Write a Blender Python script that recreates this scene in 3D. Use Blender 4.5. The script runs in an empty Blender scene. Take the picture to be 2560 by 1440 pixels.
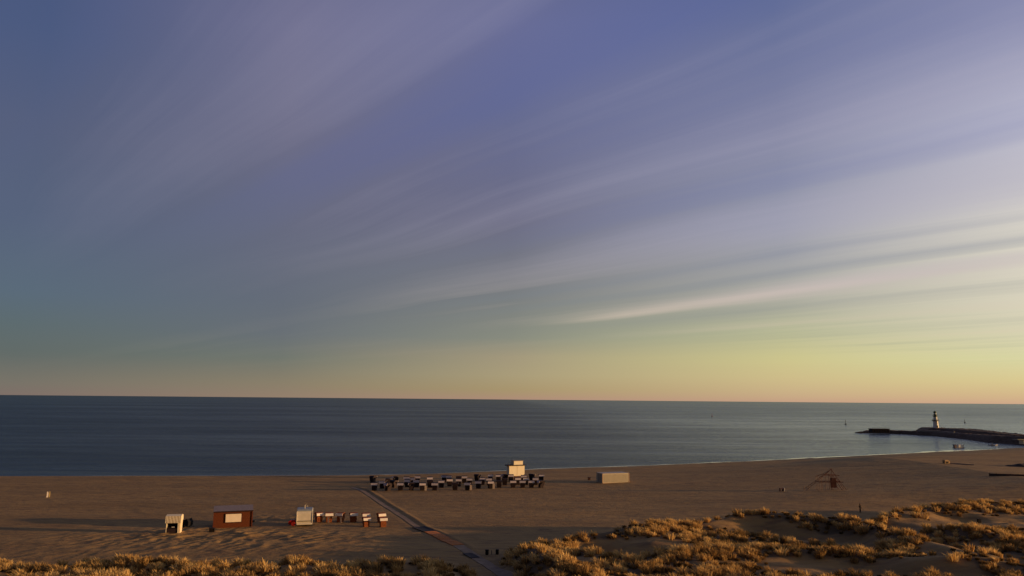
import bpy, math, random
import numpy as np
from mathutils import Matrix, Vector
random.seed(7); RNG = np.random.default_rng(11)
S = bpy.context.scene; COL = S.collection

# ---------------------------------------------------------------- camera
F = 1900.0; CAMZ = 24.5
PITCH = math.atan(278/F); ROLL = math.radians(0.515)
cam = bpy.data.cameras.new('camera'); co = bpy.data.objects.new('camera', cam); COL.objects.link(co)
cam.sensor_width = 36; cam.lens = 36*F/2560; cam.clip_start = .5; cam.clip_end = 90000
fw = Vector((0, math.cos(PITCH), math.sin(PITCH))); up0 = Vector((0, -math.sin(PITCH), math.cos(PITCH)))
rt = Vector((1,0,0))*math.cos(ROLL) + up0*math.sin(ROLL); up = up0*math.cos(ROLL) - Vector((1,0,0))*math.sin(ROLL)
co.matrix_world = Matrix(((rt.x, up.x, -fw.x, 0), (rt.y, up.y, -fw.y, 0), (rt.z, up.z, -fw.z, CAMZ), (0,0,0,1)))
S.camera = co
def at(px, py, z=0.0):      # surveying helper: where the sight line through a photo point meets height z
    v = fw + rt*((px-1280)/F) + up*((720-py)/F)
    t = (z-CAMZ)/v.z
    return (v.x*t, v.y*t)

# ---------------------------------------------------------------- light
SUN_EL, SUN_AZ = math.radians(4.8), math.radians(96)      # azimuth clockwise from +Y (view direction)
S.view_settings.view_transform = 'Standard'; S.view_settings.look = 'None'; S.view_settings.exposure = 0
sl = bpy.data.lights.new('sun', 'SUN'); sl.energy = 5.0; sl.angle = math.radians(.6); sl.color = (1, .58, .25)
so = bpy.data.objects.new('sun', sl); COL.objects.link(so)
sd = Vector((math.sin(SUN_AZ)*math.cos(SUN_EL), math.cos(SUN_AZ)*math.cos(SUN_EL), math.sin(SUN_EL)))
so.rotation_euler = sd.to_track_quat('Z', 'Y').to_euler(); so.location = sd*200

def lin(h, k=1.0):
    h = h.lstrip('#'); c = [int(h[i:i+2], 16)/255 for i in (0,2,4)]
    return [k*(v/12.92 if v <= .04045 else ((v+.055)/1.055)**2.4) for v in c] + [1]
W = bpy.data.worlds.new('World'); S.world = W; W.use_nodes = True
nt = W.node_tree; nt.nodes.clear(); N = nt.nodes; L = nt.links
def nd(t, **k):
    n = N.new(t)
    for a, b in k.items(): setattr(n, a, b)
    return n
def mth(op, a, b=None, c=None):
    n = nd('ShaderNodeMath', operation=op)
    for i, v in enumerate((a, b, c)):
        if v is None: continue
        if isinstance(v, (int, float)): n.inputs[i].default_value = v
        else: L.new(v, n.inputs[i])
    return n.outputs[0]
def mrange(v, a, b, c=0., d=1., smooth=True):
    n = nd('ShaderNodeMapRange'); n.interpolation_type = 'SMOOTHSTEP' if smooth else 'LINEAR'; n.clamp = True
    L.new(v, n.inputs[0])
    for i, q in enumerate((a, b, c, d)): n.inputs[1+i].default_value = q
    return n.outputs[0]
def mixc(f, a, b, mode='MIX'):
    n = nd('ShaderNodeMix', data_type='RGBA', blend_type=mode)
    if isinstance(f, (int, float)): n.inputs[0].default_value = f
    else: L.new(f, n.inputs[0])
    for s, v in ((6, a), (7, b)):
        if isinstance(v, (list, tuple)): n.inputs[s].default_value = v
        else: L.new(v, n.inputs[s])
    return n.outputs[2]
tc = nd('ShaderNodeTexCoord'); sep = nd('ShaderNodeSeparateXYZ'); L.new(tc.outputs['Generated'], sep.inputs[0])
X, Y, Z = sep.outputs
EL = mth('MULTIPLY', mth('ARCSINE', mth('MAXIMUM', mth('MINIMUM', Z, .9999), 0.)), 180/math.pi/90)
AZ = mth('MULTIPLY', mth('ARCTAN2', X, Y), 180/math.pi)
def ramp(stops, k=1.0):
    n = nd('ShaderNodeValToRGB'); L.new(EL, n.inputs[0]); e = n.color_ramp.elements
    n.color_ramp.interpolation = 'LINEAR'
    stops = sorted(stops)
    for i, (el, hx) in enumerate(stops):
        if i < 2: q = e[i]; q.position = el/90
        else: q = e.new(el/90)
        q.color = lin(hx, k)
    return n.outputs[0]
ZEN = [(45,'3e4b7a'),(90,'242f58')]
TAB = [(-33, [(0,'80716a'),(.8,'78746a'),(2.6,'606a69'),(4.5,'5b6a70'),(6.5,'58697a'),(11,'56627c'),(17,'565f7c'),(23,'4c5a7e')]+ZEN),
       (-17, [(0,'94806e'),(1,'8a806c'),(2.8,'70766f'),(4.5,'686f76'),(7,'646b79'),(12.5,'676a80'),(19,'6d6d88'),(26,'6f6f90')]+ZEN),
       (0,   [(0,'b08f7a'),(.6,'aa966f'),(1.8,'ab9e7c'),(3.2,'a4997e'),(4.6,'898c80'),(7.6,'7b7e80'),(13.5,'6e6e86'),(21,'686d92'),(27.5,'6a6e98')]+ZEN),
       (20,  [(0,'c8a286'),(.5,'ccb088'),(1.6,'d1bf8c'),(3,'d0c890'),(4.8,'bcbc98'),(7.2,'b0aea2'),(12.5,'9a9cae'),(19.5,'8285a4'),(27,'66709a')]+ZEN),
       (35,  [(0,'d2ab8c'),(.5,'d8ba8c'),(1.4,'ddcc94'),(2.8,'dcd9a6'),(4.6,'dad4b6'),(6.5,'ddd6c0'),(11,'dcd6ca'),(14,'c6c3ca'),(17.5,'bab9cc'),(23.5,'8d90b2')]+ZEN)]
RR_ = [ramp(t_) for _, t_ in TAB]
RS = ramp([(0,'ffb070'),(1.5,'ffd080'),(4,'fff0b0'),(10,'f0e4c4'),(20,'c4c0bc'),(40,'60687e'),(90,'242f58')], 1.3)
RB = ramp([(0,'5a4f58'),(4,'5a5258'),(10,'4c4c58'),(25,'3a4056'),(90,'242f58')], .85)
sky = RR_[0]
for q in range(1, len(TAB)): sky = mixc(mrange(AZ, TAB[q-1][0], TAB[q][0], 0, 1, False), sky, RR_[q])
sky = mixc(mrange(AZ, 36, 85), sky, RS)
sky = mixc(mrange(AZ, 95, 160), sky, RB)
sky = mixc(mrange(AZ, -50, -110), sky, RB)
# a little of the physical sky in the mix
ns = nd('ShaderNodeTexSky', sky_type='NISHITA', sun_disc=False, sun_elevation=SUN_EL, sun_rotation=SUN_AZ)
nsc = mixc(1.0, ns.outputs[0], (.08,.08,.08,1), 'MULTIPLY')
sky = mixc(.05, sky, nsc)
# high cirrus: a cloud sheet overhead whose streaks all run toward az -40 deg
zz = mth('ADD', mth('MAXIMUM', Z, 0.), .004)
pu, pv = mth('DIVIDE', X, zz), mth('DIVIDE', Y, zz)
A = math.radians(-40); sA, cA = math.sin(A), math.cos(A)
along = mth('ADD', mth('MULTIPLY', pu, sA), mth('MULTIPLY', pv, cA))
acro = mth('SUBTRACT', mth('MULTIPLY', pu, cA), mth('MULTIPLY', pv, sA))
def noise(sa, sc, off, det, ro=.55, dist=0., warp=None):
    c = nd('ShaderNodeCombineXYZ')
    ac = acro if warp is None else mth('ADD', acro, warp)
    L.new(mth('MULTIPLY_ADD', ac, sc, off), c.inputs[0]); L.new(mth('MULTIPLY', along, sa), c.inputs[1])
    n = nd('ShaderNodeTexNoise'); n.inputs['Scale'].default_value = 1; n.inputs['Detail'].default_value = det
    n.inputs['Roughness'].default_value = ro; n.inputs['Distortion'].default_value = dist
    L.new(c.outputs[0], n.inputs['Vector']); return n.outputs[0]
warp = mth('MULTIPLY', mth('SUBTRACT', noise(.30, .3, 3.3, 1), .5), .55)
def band(c, w, amp):          # soft streak centred on acro = c
    d = mth('DIVIDE', mth('SUBTRACT', mth('ADD', acro, warp), c), w)
    return mth('MULTIPLY', mth('EXPONENT', mth('MULTIPLY', mth('MULTIPLY', d, d), -1.)), amp)
dd_ = mth('DIVIDE', mth('SUBTRACT', mth('ADD', acro, mth('MULTIPLY', warp, .25)), mth('MULTIPLY_ADD', along, .15, 5.66)), .30)
n1 = noise(.10, 1.25, 4.1, 5, .55, .3, warp); n2 = noise(.16, 7.5, 9.7, 9, .68, .3, warp); n3 = noise(.5, 1.3, 1.7, 3)
cl = mth('ADD', mth('MULTIPLY', mth('SUBTRACT', n1, .5), 1.0), mth('MULTIPLY', mth('SUBTRACT', n2, .5), .42))
cl = mth('ADD', cl, mth('MULTIPLY', mth('SUBTRACT', n3, .5), .3))
hb = [(1.42,.22,-.40),(.85,.35,.15),(1.95,.28,.12),(2.6,.30,.20),(3.05,.26,-.32),(3.95,.42,.36),(4.55,.22,-.20),(4.95,.2,.14),(6.0,.5,.15),(5.3,.3,-.38),(7.3,.4,-.28),(8.6,.4,.24),(10.2,.5,-.2),(.15,.4,-.18)]
for c, w, a in hb: cl = mth('ADD', cl, band(c, w, a))
cl = mth('ADD', cl, mth('MULTIPLY', mth('EXPONENT', mth('MULTIPLY', mth('MULTIPLY', dd_, dd_), -1.)), mth('MULTIPLY', mrange(along, 1.2, 3.2, .5, .70), mrange(along, 5.4, 7.8, 1, 0))))
low = mrange(Z, .015, .07)
gain = mth('MULTIPLY', low, mrange(AZ, -40, 20, .40, 1.15, False))
cl = mth('MULTIPLY', cl, gain)
fade = mth('MULTIPLY', mrange(along, 2.8, 6.0), mrange(acro, 2.8, 4.6, 1, 0))
cl = mth('MULTIPLY', cl, mth('MULTIPLY_ADD', fade, -.85, 1.0)); cl = mth('MULTIPLY', cl, mrange(along, 5.2, 8.6, 1, .12))
hi = mixc(mrange(Z, .06, .22), lin('e2ccb2'), lin('b3aec0'))
sky = mixc(mth('MULTIPLY', mth('MAXIMUM', cl, 0.), .62), sky, hi)
sky = mixc(mth('MULTIPLY', mth('MAXIMUM', mth('MULTIPLY', cl, -1.), 0.), .55), sky, mixc(mrange(Z, .08, .3), lin('7e8888'), lin('4a5da2')))
bg = nd('ShaderNodeBackground'); L.new(sky, bg.inputs[0]); bg.inputs[1].default_value = 1.0
wo = nd('ShaderNodeOutputWorld'); L.new(bg.outputs[0], wo.inputs[0])

# ---------------------------------------------------------------- helpers
MATS = {}
def mat(name, hexc, rough=.8, var=.0, vscale=3., bump=0., bscale=20., spec=.3, metal=0., stretch=(1,1,1)):
    if name in MATS: return MATS[name]
    m = bpy.data.materials.new(name); m.use_nodes = True; t = m.node_tree; b = t.nodes['Principled BSDF']
    c = lin(hexc) if isinstance(hexc, str) else list(hexc)+[1]
    b.inputs['Base Color'].default_value = c; b.inputs['Roughness'].default_value = rough
    b.inputs['Metallic'].default_value = metal; b.inputs['Specular IOR Level'].default_value = spec
    tcn = t.nodes.new('ShaderNodeTexCoord'); mp = t.nodes.new('ShaderNodeMapping'); mp.inputs['Scale'].default_value = stretch
    t.links.new(tcn.outputs['Object'], mp.inputs[0])
    if var:
        n = t.nodes.new('ShaderNodeTexNoise'); n.inputs['Scale'].default_value = vscale; n.inputs['Detail'].default_value = 5
        t.links.new(mp.outputs[0], n.inputs['Vector'])
        r = t.nodes.new('ShaderNodeValToRGB'); e = r.color_ramp.elements
        e[0].position = .3; e[1].position = .7
        e[0].color = [v*(1-var) for v in c[:3]]+[1]; e[1].color = [min(1, v*(1+var)) for v in c[:3]]+[1]
        t.links.new(n.outputs[0], r.inputs[0]); t.links.new(r.outputs[0], b.inputs['Base Color'])
    if bump:
        n = t.nodes.new('ShaderNodeTexNoise'); n.inputs['Scale'].default_value = bscale; n.inputs['Detail'].default_value = 4
        t.links.new(mp.outputs[0], n.inputs['Vector'])
        q = t.nodes.new('ShaderNodeBump'); q.inputs['Strength'].default_value = bump; q.inputs['Distance'].default_value = .05
        t.links.new(n.outputs[0], q.inputs['Height']); t.links.new(q.outputs[0], b.inputs['Normal'])
    MATS[name] = m; return m
def stripemat(name, ca, cb, freq, axis=0, rough=.8, duty=.5):
    if name in MATS: return MATS[name]
    m = bpy.data.materials.new(name); m.use_nodes = True; t = m.node_tree; b = t.nodes['Principled BSDF']
    tcn = t.nodes.new('ShaderNodeTexCoord'); s = t.nodes.new('ShaderNodeSeparateXYZ'); t.links.new(tcn.outputs['Object'], s.inputs[0])
    a = t.nodes.new('ShaderNodeMath'); a.operation = 'MULTIPLY_ADD'; a.inputs[1].default_value = freq; a.inputs[2].default_value = 100.25
    t.links.new(s.outputs[axis], a.inputs[0])
    f = t.nodes.new('ShaderNodeMath'); f.operation = 'FRACT'; t.links.new(a.outputs[0], f.inputs[0])
    g = t.nodes.new('ShaderNodeMath'); g.operation = 'LESS_THAN'; g.inputs[1].default_value = duty; t.links.new(f.outputs[0], g.inputs[0])
    x = t.nodes.new('ShaderNodeMix'); x.data_type = 'RGBA'; x.inputs[6].default_value = lin(ca); x.inputs[7].default_value = lin(cb)
    t.links.new(g.outputs[0], x.inputs[0]); t.links.new(x.outputs[2], b.inputs['Base Color'])
    b.inputs['Roughness'].default_value = rough
    MATS[name] = m; return m

class MB:
    def __init__(s): s.v = []; s.f = []
    def add(s, vs, fs):
        o = len(s.v); s.v += [tuple(v) for v in vs]; s.f += [tuple(i+o for i in f) for f in fs]; return s
    def box(s, x0, x1, y0, y1, z0, z1, tx=0, ty=0, M=None):      # tx, ty: taper of the top on each side
        vs = [(x0,y0,z0),(x1,y0,z0),(x1,y1,z0),(x0,y1,z0),(x0+tx,y0+ty,z1),(x1-tx,y0+ty,z1),(x1-tx,y1-ty,z1),(x0+tx,y1-ty,z1)]
        if M: vs = [tuple(M @ Vector(v)) for v in vs]
        return s.add(vs, [(3,2,1,0),(4,5,6,7),(0,1,5,4),(1,2,6,5),(2,3,7,6),(3,0,4,7)])
    def prism(s, pts, a, b, axis='x'):                         # profile extruded along an axis
        n = len(pts)
        f = {'x': lambda p, q: (q, p[0], p[1]), 'y': lambda p, q: (p[0], q, p[1]), 'z': lambda p, q: (p[0], p[1], q)}[axis]
        vs = [f(p, a) for p in pts] + [f(p, b) for p in pts]
        return s.add(vs, [tuple(range(n))[::-1], tuple(range(n, 2*n))] + [(i, (i+1)%n, n+(i+1)%n, n+i) for i in range(n)])
    def lathe(s, prof, n=24, cx=0, cy=0):
        vs = []
        for r, z in prof:
            for i in range(n):
                a = 2*math.pi*i/n; vs.append((cx+r*math.cos(a), cy+r*math.sin(a), z))
        fs = [(k*n+i, k*n+(i+1)%n, (k+1)*n+(i+1)%n, (k+1)*n+i) for k in range(len(prof)-1) for i in range(n)]
        fs += [tuple(range(n))[::-1], tuple(range((len(prof)-1)*n, len(prof)*n))]
        return s.add(vs, fs)
    def bar(s, p, q, r, n=6):
        p, q = Vector(p), Vector(q); d = (q-p).normalized(); a = d.orthogonal().normalized(); b = d.cross(a)
        vs = [tuple(c + a*r*math.cos(2*math.pi*i/n) + b*r*math.sin(2*math.pi*i/n)) for c in (p, q) for i in range(n)]
        return s.add(vs, [tuple(range(n))[::-1], tuple(range(n, 2*n))] + [(i, (i+1)%n, n+(i+1)%n, n+i) for i in range(n)])
    def build(s, name, m, parent=None, bevel=0, smooth=False):
        me = bpy.data.meshes.new(name); me.from_pydata(s.v, [], s.f); me.update(); me.materials.append(m)
        if smooth:
            for p in me.polygons: p.use_smooth = True
        o = bpy.data.objects.new(name, me); COL.objects.link(o)
        if bevel:
            bm_ = o.modifiers.new('bevel', 'BEVEL'); bm_.width = bevel; bm_.segments = 2
        if parent: o.parent = parent
        return o
def thing(name, label, cat, loc, rz=0, group=None, scale=1):
    o = bpy.data.objects.new(name, None); COL.objects.link(o); o.location = loc; o.rotation_euler = (0,0,math.radians(rz))
    o.scale = (scale,)*3; tag(o, label, cat, group); return o
def tag(o, label, cat, group=None):
    o['label'] = label; o['category'] = cat
    if group: o['group'] = group
    return o
def copy_tree(o, parent=None):
    c = o.copy(); COL.objects.link(c); c.parent = parent
    for ch in [k for k in ALL_CH.get(o.name, [])]: copy_tree(ch, c)
    return c
ALL_CH = {}
def index_children(root):
    st = [root]
    while st:
        o = st.pop(); ALL_CH[o.name] = [k for k in COL.objects if k.parent == o]; st += ALL_CH[o.name]

# value noise for terrain
PERM = RNG.random((256, 256))
def vnoise(x, y):
    xi = np.floor(x).astype(int); yi = np.floor(y).astype(int); fx = x-xi; fy = y-yi
    fx = fx*fx*(3-2*fx); fy = fy*fy*(3-2*fy)
    g = lambda a, b: PERM[a & 255, b & 255]
    return (g(xi,yi)*(1-fx)+g(xi+1,yi)*fx)*(1-fy) + (g(xi,yi+1)*(1-fx)+g(xi+1,yi+1)*fx)*fy - .5
def fbm(x, y, o=4):
    r = 0; a = 1
    for i in range(o): r = r + a*vnoise(x*2**i+13.7*i, y*2**i+7.1*i); a *= .5
    return r
def sstep(a, b, v):
    t = np.clip((v-a)/(b-a), 0, 1); return t*t*(3-2*t)
def inpoly_dist(x, y, poly):                 # signed distance, positive inside
    P = np.array(poly); d = np.full(x.shape, 1e9); ins = np.zeros(x.shape, bool)
    for i in range(len(P)):
        a, b = P[i], P[(i+1) % len(P)]; e = b-a
        t = np.clip(((x-a[0])*e[0]+(y-a[1])*e[1])/(e@e), 0, 1)
        d = np.minimum(d, np.hypot(x-a[0]-t*e[0], y-a[1]-t*e[1]))
        c = ((a[1] > y) != (b[1] > y)) & (x < (b[0]-a[0])*(y-a[1])/(b[1]-a[1]+1e-12)+a[0]); ins ^= c
    return np.where(ins, d, -d)
def line_dist(x, y, pts):
    d = np.full(np.shape(x), 1e9)
    for a, b in zip(pts[:-1], pts[1:]):
        a, b = np.array(a), np.array(b); e = b-a
        t = np.clip(((x-a[0])*e[0]+(y-a[1])*e[1])/(e@e), 0, 1)
        d = np.minimum(d, np.hypot(x-a[0]-t*e[0], y-a[1]-t*e[1]))
    return d

# ---------------------------------------------------------------- terrain
shore_px = [(0,1190),(450,1190),(900,1188),(1080,1184),(1240,1177.5),(1380,1171.5),(1600,1164.5),(1850,1154),(2100,1142),(2300,1132),(2440,1125.5),(2530,1120)]
SH = [at(a, b, 0) for a, b in shore_px]
SHX = np.array([-2600, SH[0][0]-260]+[p[0] for p in SH]+[SH[-1][0]+60, 2600.]); SHY = np.array([90., SH[0][1]-12]+[p[1] for p in SH]+[SH[-1][1]+25, 560.])
path_px = [(880,1216),(910,1229),(960,1262),(1010,1294),(1045,1318),(1075,1329),(1110,1347),(1145,1364),(1185,1390),(1230,1420),(1290,1462)]
PATH = [at(a, b, 1.8) for a, b in path_px]
right_poly = [at(a, b, z) for a, b, z in [(1283,1372,1.8),(1288,1362,3.2),(1340,1351,3.6),(1450,1336,3.8),(1600,1318,3.8),(1760,1305,3.8),(1830,1297,3.8),(2000,1295,3.8),(2120,1300,3.6),(2155,1306,3.),(2200,1288,3.6),(2300,1274,3.8),(2400,1262,3.8),(2620,1264,3.8),(3100,1264,3.8),(3600,1500,3.8),(3200,2300,1.8),(1420,2300,1.8),(1300,1500,1.8),(1262,1440,1.8),(1262,1400,1.8)]]
left_poly = [at(a, b, z) for a, b, z in [(-900,1405,2.5),(0,1402,2.5),(300,1392,2.5),(600,1400,2.5),(900,1392,2.5),(1085,1388,2.5),(1140,1403,2.4),(1185,1440,2.0),(1240,1500,1.8),(1240,2300,1.8),(-900,2300,1.8)]]
RIDGES = [([(1830,1303),(2120,1312),(2250,1350),(2380,1380),(2470,1405)], 3.5, 1.25, 4.2), ([(2190,1290),(2300,1278),(2600,1268)], 3.5, .9, 4), ([(2420,1330),(2620,1370)], 3, .8, 4),
          ([(1700,1392),(1900,1380),(2150,1392),(2300,1412),(2600,1430)], 3.5, .9, 4.2), ([(1400,1348),(1600,1328),(1770,1313)], 3, .6, 4), ([(1300,1375),(1360,1400),(1440,1440)], 2.2, .8, 4),
          ([(2190,1318),(2350,1368),(2480,1410),(2620,1440)], 4, -1.4, 3), ([(1480,1370),(1640,1385)], 3.2, -.9, 3.5), ([(1930,1330),(2100,1350)], 4.5, -1.0, 3.5), ([(2400,1300),(2560,1305)], 4, -.8, 3.5)]
RIDGES = [([at(a, b, z) for a, b in p], w, h, z) for p, w, h, z in RIDGES]
def shore_d(x, y): return np.interp(x, SHX, SHY) - y
def terrain(x, y, fine=True):
    x = np.asarray(x, float); y = np.asarray(y, float)
    d = shore_d(x, y) + 1.2*fbm(x/9, y*0+3.3, 2)
    z = np.interp(d, [-900,-60,-8,0,4,9,14,22,60,120], [-12,-3,-.6,0,.3,.62,1.05,1.3,1.75,1.8])
    land = sstep(2, 14, d)
    z = z + land*(.20*fbm(x/34, y/12, 3) + .048*fbm(x/4.5, y/1.5, 4))
    xc = np.clip(x-2, 0, 130); z = z + .5*.00046*xc**2*(1-sstep(-30, 2, inpoly_dist(x, y, right_poly)))*sstep(10, 80, d)                       # beach rises to the right, a slope shaped to darken the sand there
    z = z + .30*np.exp(-((d-12)/1.6)**2)*(.6+vnoise(x/25, y*0+1)) + .14*np.exp(-((d-21)/1.3)**2)*(.5+vnoise(x/31, y*0+5))             # storm berm above the swash
    wheel = np.exp(-((y-118+6*vnoise(x/40, y*0+9))/1.2)**2)
    # churned sand round the huts and on the fore-dune strip
    hx, hy = at(560, 1345, 1.8)
    m = np.exp(-((x-hx)/21)**2-((y-hy-1)/8.5)**2) + .8*np.exp(-((x-hx-6)/9)**2-((y-150)/5)**2) + .25*np.exp(-((y-112)/12)**2)
    m = np.minimum(m, 1.1)
    rg = lambda a, b_: (1-2*np.abs(vnoise(a, b_)))**2
    u1, v1 = x*.55+y*.84, -x*.84+y*.55; u2, v2 = x*.8-y*.6, x*.6+y*.8
    z = z + m*land*(.20*rg(u1/6+4, v1/1.7)**2+.18*rg(u2/1.5, v2/6.5)**2+.16*rg(x/1.6+3, y/2.6)**2+.12*vnoise(x/.9, y/.7)+.12*vnoise(x/3, y/2))
    z = z + land*(1-m)*.05*rg(x/9+.1*y+3, y/2.4+.03*x)*sstep(0, .25, fbm(x/22, y/9+2, 2)+.05)
    # path bed
    pd = line_dist(x, y, PATH); pr_ = line_dist(x-1.5, y-.6, PATH); z = z - .05*(1-sstep(.6, 1.2, pd)) + .12*np.exp(-(pr_/.5)**2)*sstep(.9, 1.5, pd)*sstep(118, 124, y)
    # dunes
    sr = inpoly_dist(x, y, right_poly); sl_ = inpoly_dist(x, y, left_poly)
    mr = sstep(-1.2, 4.2, sr); ml = sstep(-1, 5, sl_)
    hr = 1.9 + 1.2*fbm(x/11+5, y/9, 3)
    for pts, w, h, _ in RIDGES: hr = hr + 1.25*h*np.exp(-(line_dist(x, y, pts)/w)**2)
    z = z + mr*np.maximum(hr, .5) + ml*(.6+1.1*fbm(x/7, y/5+4, 3)+.012*np.clip(100-y, 0, 40))
    return z
def tz(x, y): return float(terrain(np.array([x]), np.array([y]))[0])
def gnd(px, py, it=6):                       # ground point seen at a photo position
    z = 1.8
    for _ in range(it): x, y = at(px, py, z); z = tz(x, y)
    return (x, y, z)
def axis(lo, a, b, hi, st, k=1.12):
    c = list(np.arange(a, b, st)); v = a; s_ = st
    while v > lo: s_ *= k; v -= s_; c.insert(0, max(v, lo))
    v = c[-1]; s_ = st
    while v < hi: s_ *= k; v += s_; c.append(min(v, hi))
    return np.array(c)
def grid_mesh(name, xs, ys, zf, m, smooth=True):
    gx, gy = np.meshgrid(xs, ys); gz = zf(gx, gy); n, k = gy.shape
    co_ = np.stack([gx, gy, gz], -1).reshape(-1, 3).astype(np.float32)
    i = np.arange((n-1)*(k-1)); r, c = i//(k-1), i % (k-1); a = r*k+c
    q = np.stack([a, a+1, a+k+1, a+k], -1).astype(np.int32)
    return raw_mesh(name, co_, q, m, smooth)
def raw_mesh(name, co_, q, m, smooth=True):
    me = bpy.data.meshes.new(name); me.vertices.add(len(co_)); me.vertices.foreach_set('co', co_.ravel())
    me.loops.add(q.size); me.loops.foreach_set('vertex_index', q.ravel()); me.polygons.add(len(q))
    me.polygons.foreach_set('loop_start', np.arange(0, q.size, q.shape[1], dtype=np.int32))
    me.polygons.foreach_set('loop_total', np.full(len(q), q.shape[1], np.int32))
    me.update(calc_edges=True); me.materials.append(m)
    if smooth: me.polygons.foreach_set('use_smooth', np.ones(len(q), bool))
    o = bpy.data.objects.new(name, me); COL.objects.link(o); return o

# sand material
ms = bpy.data.materials.new('sand'); ms.use_nodes = True; t = ms.node_tree; b = t.nodes['Principled BSDF']
def tn(tt, **k):
    n = t.nodes.new(tt)
    for a, v in k.items(): setattr(n, a, v)
    return n
def tnoise(scale, det, st=(1,1,1), ro=.55):
    mp = tn('ShaderNodeMapping'); mp.inputs['Scale'].default_value = st; t.links.new(geo.outputs['Position'], mp.inputs[0])
    n = tn('ShaderNodeTexNoise'); n.inputs['Scale'].default_value = scale; n.inputs['Detail'].default_value = det; n.inputs['Roughness'].default_value = ro
    t.links.new(mp.outputs[0], n.inputs['Vector']); return n.outputs[0]
def tmix(f, a, b_):
    n = tn('ShaderNodeMix', data_type='RGBA')
    if isinstance(f, float): n.inputs[0].default_value = f
    else: t.links.new(f, n.inputs[0])
    for s_, v in ((6, a), (7, b_)):
        if isinstance(v, (list, tuple)): n.inputs[s_].default_value = v
        else: t.links.new(v, n.inputs[s_])
    return n.outputs[2]
def tmr(v, a, b_, c=0., d=1.):
    n = tn('ShaderNodeMapRange'); n.interpolation_type = 'SMOOTHSTEP'; t.links.new(v, n.inputs[0])
    for i, q in enumerate((a, b_, c, d)): n.inputs[1+i].default_value = q
    return n.outputs[0]
geo = tn('ShaderNodeNewGeometry'); sp = tn('ShaderNodeSeparateXYZ'); t.links.new(geo.outputs['Position'], sp.inputs[0])
base = tmix(tmr(tnoise(.10, 7, (.25,1,1), .62), .38, .62), (.285,.172,.062,1), (.365,.222,.080,1))
base = tmix(tmr(tnoise(.55, 7, (.4,1.3,1), .65), .44, .68), base, (.215,.128,.056,1))
at1 = tn('ShaderNodeAttribute', attribute_name='wet'); wet = at1.outputs['Fac']; at3 = tn('ShaderNodeAttribute', attribute_name='veg')
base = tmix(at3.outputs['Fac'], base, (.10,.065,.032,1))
at4 = tn('ShaderNodeAttribute', attribute_name='wrack'); base = tmix(at4.outputs['Fac'], base, (.07,.042,.022,1))
base = tmix(wet, base, (.12,.066,.036,1))
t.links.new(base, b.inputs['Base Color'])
t.links.new(tmr(sp.outputs[2], .0, .25, .18, .95), b.inputs['Roughness']); b.inputs['Specular IOR Level'].default_value = .3
bp = tn('ShaderNodeBump'); bp.inputs['Strength'].default_value = .9; bp.inputs['Distance'].default_value = .22
t.links.new(tnoise(1.1, 6, (.45,1,1), .62), bp.inputs['Height']); t.links.new(bp.outputs[0], b.inputs['Normal'])
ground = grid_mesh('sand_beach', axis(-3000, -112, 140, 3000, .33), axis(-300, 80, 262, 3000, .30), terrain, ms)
ground['kind'] = 'structure'
gc = np.empty(len(ground.data.vertices)*3, np.float32); ground.data.vertices.foreach_get('co', gc); gc = gc.reshape(-1, 3)
BARE = [((2010,1336),(6.5,3.6)),((2110,1352),(5,3)),((1560,1368),(6,3.5)),((2480,1305),(14,6)),((2450,1400),(8,5)),((1990,1415),(5,3)),((1660,1385),(5,3)),((1850,1318),(5,2.5)),((2300,1425),(5,3)),((1445,1402),(2.2,1.8))]
BARE = [(at(*p, 3.8), r_) for p, r_ in BARE]
def gdens(x, y, poly, clump, thr, bare):
    p = fbm(x/clump, y/clump+3, 3)*1.5 - thr
    for (cx, cy), (rx, ry) in bare: p = p - 2.3*np.exp(-((x-cx)/rx/1.15)**2-((y-cy)/ry/1.15)**2)
    if bare:
        for pts, w, h, _ in RIDGES: p = p + .75*np.sign(h)*np.exp(-(line_dist(x, y, pts)/(w*.8))**2)
    return p
GR = (right_poly, 5.0, -.58, BARE); GL_ = (left_poly, 1.8, -.03, [])
gx_, gy_ = gc[:,0].astype(float), gc[:,1].astype(float)
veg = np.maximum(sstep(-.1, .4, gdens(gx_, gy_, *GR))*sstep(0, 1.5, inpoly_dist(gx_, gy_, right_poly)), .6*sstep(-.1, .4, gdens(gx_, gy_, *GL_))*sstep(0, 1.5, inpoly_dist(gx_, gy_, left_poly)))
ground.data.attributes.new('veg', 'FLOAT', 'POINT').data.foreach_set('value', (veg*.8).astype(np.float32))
dd = shore_d(gx_, gy_)+1.2*fbm(gx_/9, gx_*0+3.3, 2)
wr_ = np.exp(-((dd-11-1.5*fbm(gx_/6, gx_*0+1.7, 3))/.45)**2)*sstep(-.15, .2, fbm(gx_/5, gy_/3+6, 3)) + .8*np.exp(-((dd-19-2.5*fbm(gx_/11, gx_*0+4.7, 3))/.5)**2)*sstep(-.05, .3, fbm(gx_/7, gy_/3+2, 3))
ground.data.attributes.new('wrack', 'FLOAT', 'POINT').data.foreach_set('value', (np.clip(wr_, 0, 1)*.8).astype(np.float32))
ground.data.attributes.new('wet', 'FLOAT', 'POINT').data.foreach_set('value', (1-sstep(1.5, 8, dd)).astype(np.float32))

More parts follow.
